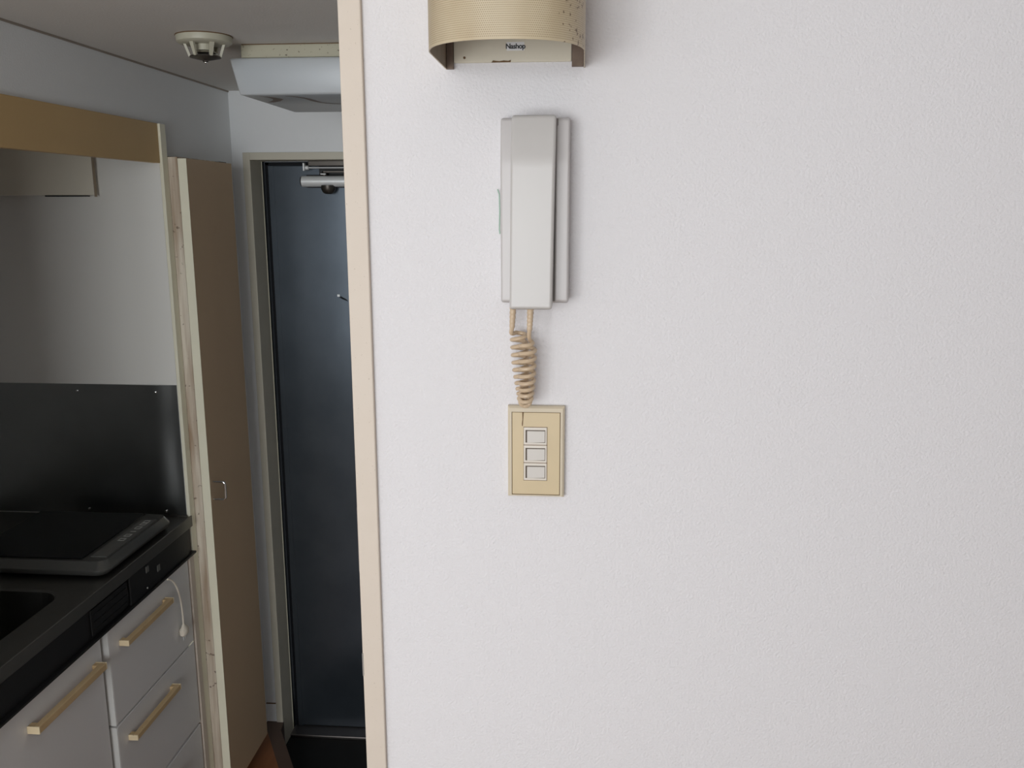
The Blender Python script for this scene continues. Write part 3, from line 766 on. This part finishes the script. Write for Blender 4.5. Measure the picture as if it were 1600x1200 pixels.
# base cabinets
def handle(parent, y0, y1, z, xf, out=0.022, h=0.0125):
    hx = xf+out
    obj('handle', nb(hx-0.0125, hx, y0+0.0032, y1-0.0032, z-h/2, z+h/2, bev=0.0014), 'handle_brown', parent)
    for ya, yb in ((y0, y0+0.0031), (y1-0.0031, y1)):
        obj('handle_cap', nb(xf+0.0002, hx+0.0002, ya, yb, z-h/2-0.0003, z+h/2+0.0003, bev=0.0010), 'handle_cream', parent)
    for y in (y0+0.0095, y1-0.0095):
        obj('handle_post', nb(xf+0.0002, hx-0.0126, y-0.0060, y+0.0060, z-h/2+0.0004, z+h/2-0.0004, bev=0.001), 'handle_brown', parent)
XD = -0.985
dc = thing('drawer_cabinet', 'white drawer cabinet under the induction cooker', 'cabinet', (-1.2, 1.85, FL))
obj('carcass', nb(-1.545, XD-0.085, 1.640, 2.0555, FL+0.10, 0.8130), 'cabinet_edge', dc)
obj('plinth', nb(-1.545, XD-0.06, 1.640, 2.0555, FL, FL+0.0995), 'black_panel', dc)
for z0, z1, hz_ in ((0.5868, 0.8100, 0.7595), (0.3550, 0.5822, 0.5330), (0.1450, 0.3475, 0.300)):
    dr = obj('drawer', nb(XD-0.019, XD, 1.6425, 2.0270, z0, z1, bev=0.0012), 'kitchen_white', dc)
    obj('edge_band', nb(XD-0.0185, XD-0.0004, 1.6408, 1.6424, z0, z1), 'cabinet_edge', dr)
    handle(dr, 1.681, 1.897, hz_, XD)
obj('filler_strip', nb(XD-0.018, XD+0.003, 2.0335, 2.0556, FL+0.10, 0.8130, bev=0.0015), 'cream_trim', dc)
obj('catch', nb(XD-0.006, XD-0.001, 1.995, 2.026, 0.5826, 0.5864), 'chrome', dc)
X2 = XD-0.010
sc = thing('sink_cabinet', 'white sink cabinet with a long cream door handle', 'cabinet', (-1.2, 1.4, FL))
for ya in (1.186, 1.6175): obj('side_panel', nb(-1.545, X2-0.020, ya, ya+0.0145, FL+0.10, 0.8130), 'cabinet_edge', sc)
obj('bottom_panel', nb(-1.545, X2-0.020, 1.2006, 1.6174, FL+0.10, FL+0.115), 'cabinet_edge', sc)
obj('back_panel', nb(-1.545, -1.539, 1.2006, 1.6174, FL+0.1152, 0.8130), 'cabinet_edge', sc)
obj('plinth', nb(-1.545, X2-0.06, 1.186, 1.6320, FL, FL+0.0995), 'black_panel', sc)
dr = obj('door', nb(X2-0.019, X2, 1.190, 1.6290, 0.145, 0.8100, bev=0.0012), 'kitchen_white', sc)
handle(dr, 1.372, 1.606, 0.7500, X2, out=0.024, h=0.0145)

# hanging plug
pc = thing('power_cord', 'ivory cord with a plug hanging over the top drawer', 'cord', (-0.976, 1.96, 0.647))
cp = bez((XD+0.012, 1.893, 0.8130), (XD+0.016, 1.93, 0.800), (XD+0.012, 1.957, 0.735), (XD+0.010, 1.957, 0.664), 26)
obj('cable', tube(bmesh.new(), cp, 0.0022, 8), 'plug', pc, smooth=True)
bm = tube(bmesh.new(), [(XD+0.010, 1.957, 0.668), (XD+0.010, 1.957, 0.660), (XD+0.010, 1.9572, 0.653), (XD+0.010, 1.9575, 0.642), (XD+0.010, 1.958, 0.638)], [0.0036, 0.0080, 0.0155, 0.0155, 0.011], 16)
for v in bm.verts: v.co.x = XD+0.0105+(v.co.x-XD-0.010)*0.62
obj('plug', bm, 'plug', pc, smooth=True)
for s_ in (-1, 1):
    obj('prong', nb(XD+0.0095, XD+0.0105, 1.958+s_*0.005-0.0022, 1.958+s_*0.005+0.0022, 0.625, 0.638), 'satin', pc)

# ------------------------------------------------------------------ tall cabinet by the entry
tcb = thing('tall_cabinet', 'tall tan cabinet with a grimy frame between the kitchen and entry', 'cabinet', (-1.1, 2.22, FL))
obj('carcass', nb(-1.545, -0.9620, 2.0890, 2.3640, 0.105, 1.7985, bev=0.001), 'dirty_edge', tcb)
obj('plinth', nb(-1.545, -0.985, 2.0890, 2.3640, FL, 0.1045), 'kamachi', tcb)
dd = obj('door', nb(-0.9605, -0.9397, 2.0885, 2.3645, 0.1000, 1.7945, bev=0.0008), 'tan_laminate', tcb)
obj('edge_band', nb(-0.9606, -0.9396, 2.0876, 2.0884, 0.1000, 1.7945), 'cream_edge', dd)
hp = []
hx0, hx1, hy, hz0, hz1, rr = -0.9396, -0.9060, 2.101, 0.9435, 0.9905, 0.007
hp.append((hx0, hy, hz0)); hp.append((hx1-rr, hy, hz0))
for i in range(1, 6): a = math.radians(-90+90*i/6); hp.append((hx1-rr+rr*math.cos(a), hy, hz0+rr+rr*math.sin(a)))
hp.append((hx1, hy, hz0+rr)); hp.append((hx1, hy, hz1-rr))
for i in range(1, 6): a = math.radians(90*i/6); hp.append((hx1-rr+rr*math.cos(a), hy, hz1-rr+rr*math.sin(a)))
hp.append((hx1-rr, hy, hz1)); hp.append((hx0, hy, hz1))
obj('handle', tube(bmesh.new(), hp, 0.0033, 14), 'chrome', dd, smooth=True)
obj('hinge', nb(-0.9620, -0.9400, 2.290, 2.330, 1.7946, 1.7965), 'dark_metal', tcb)
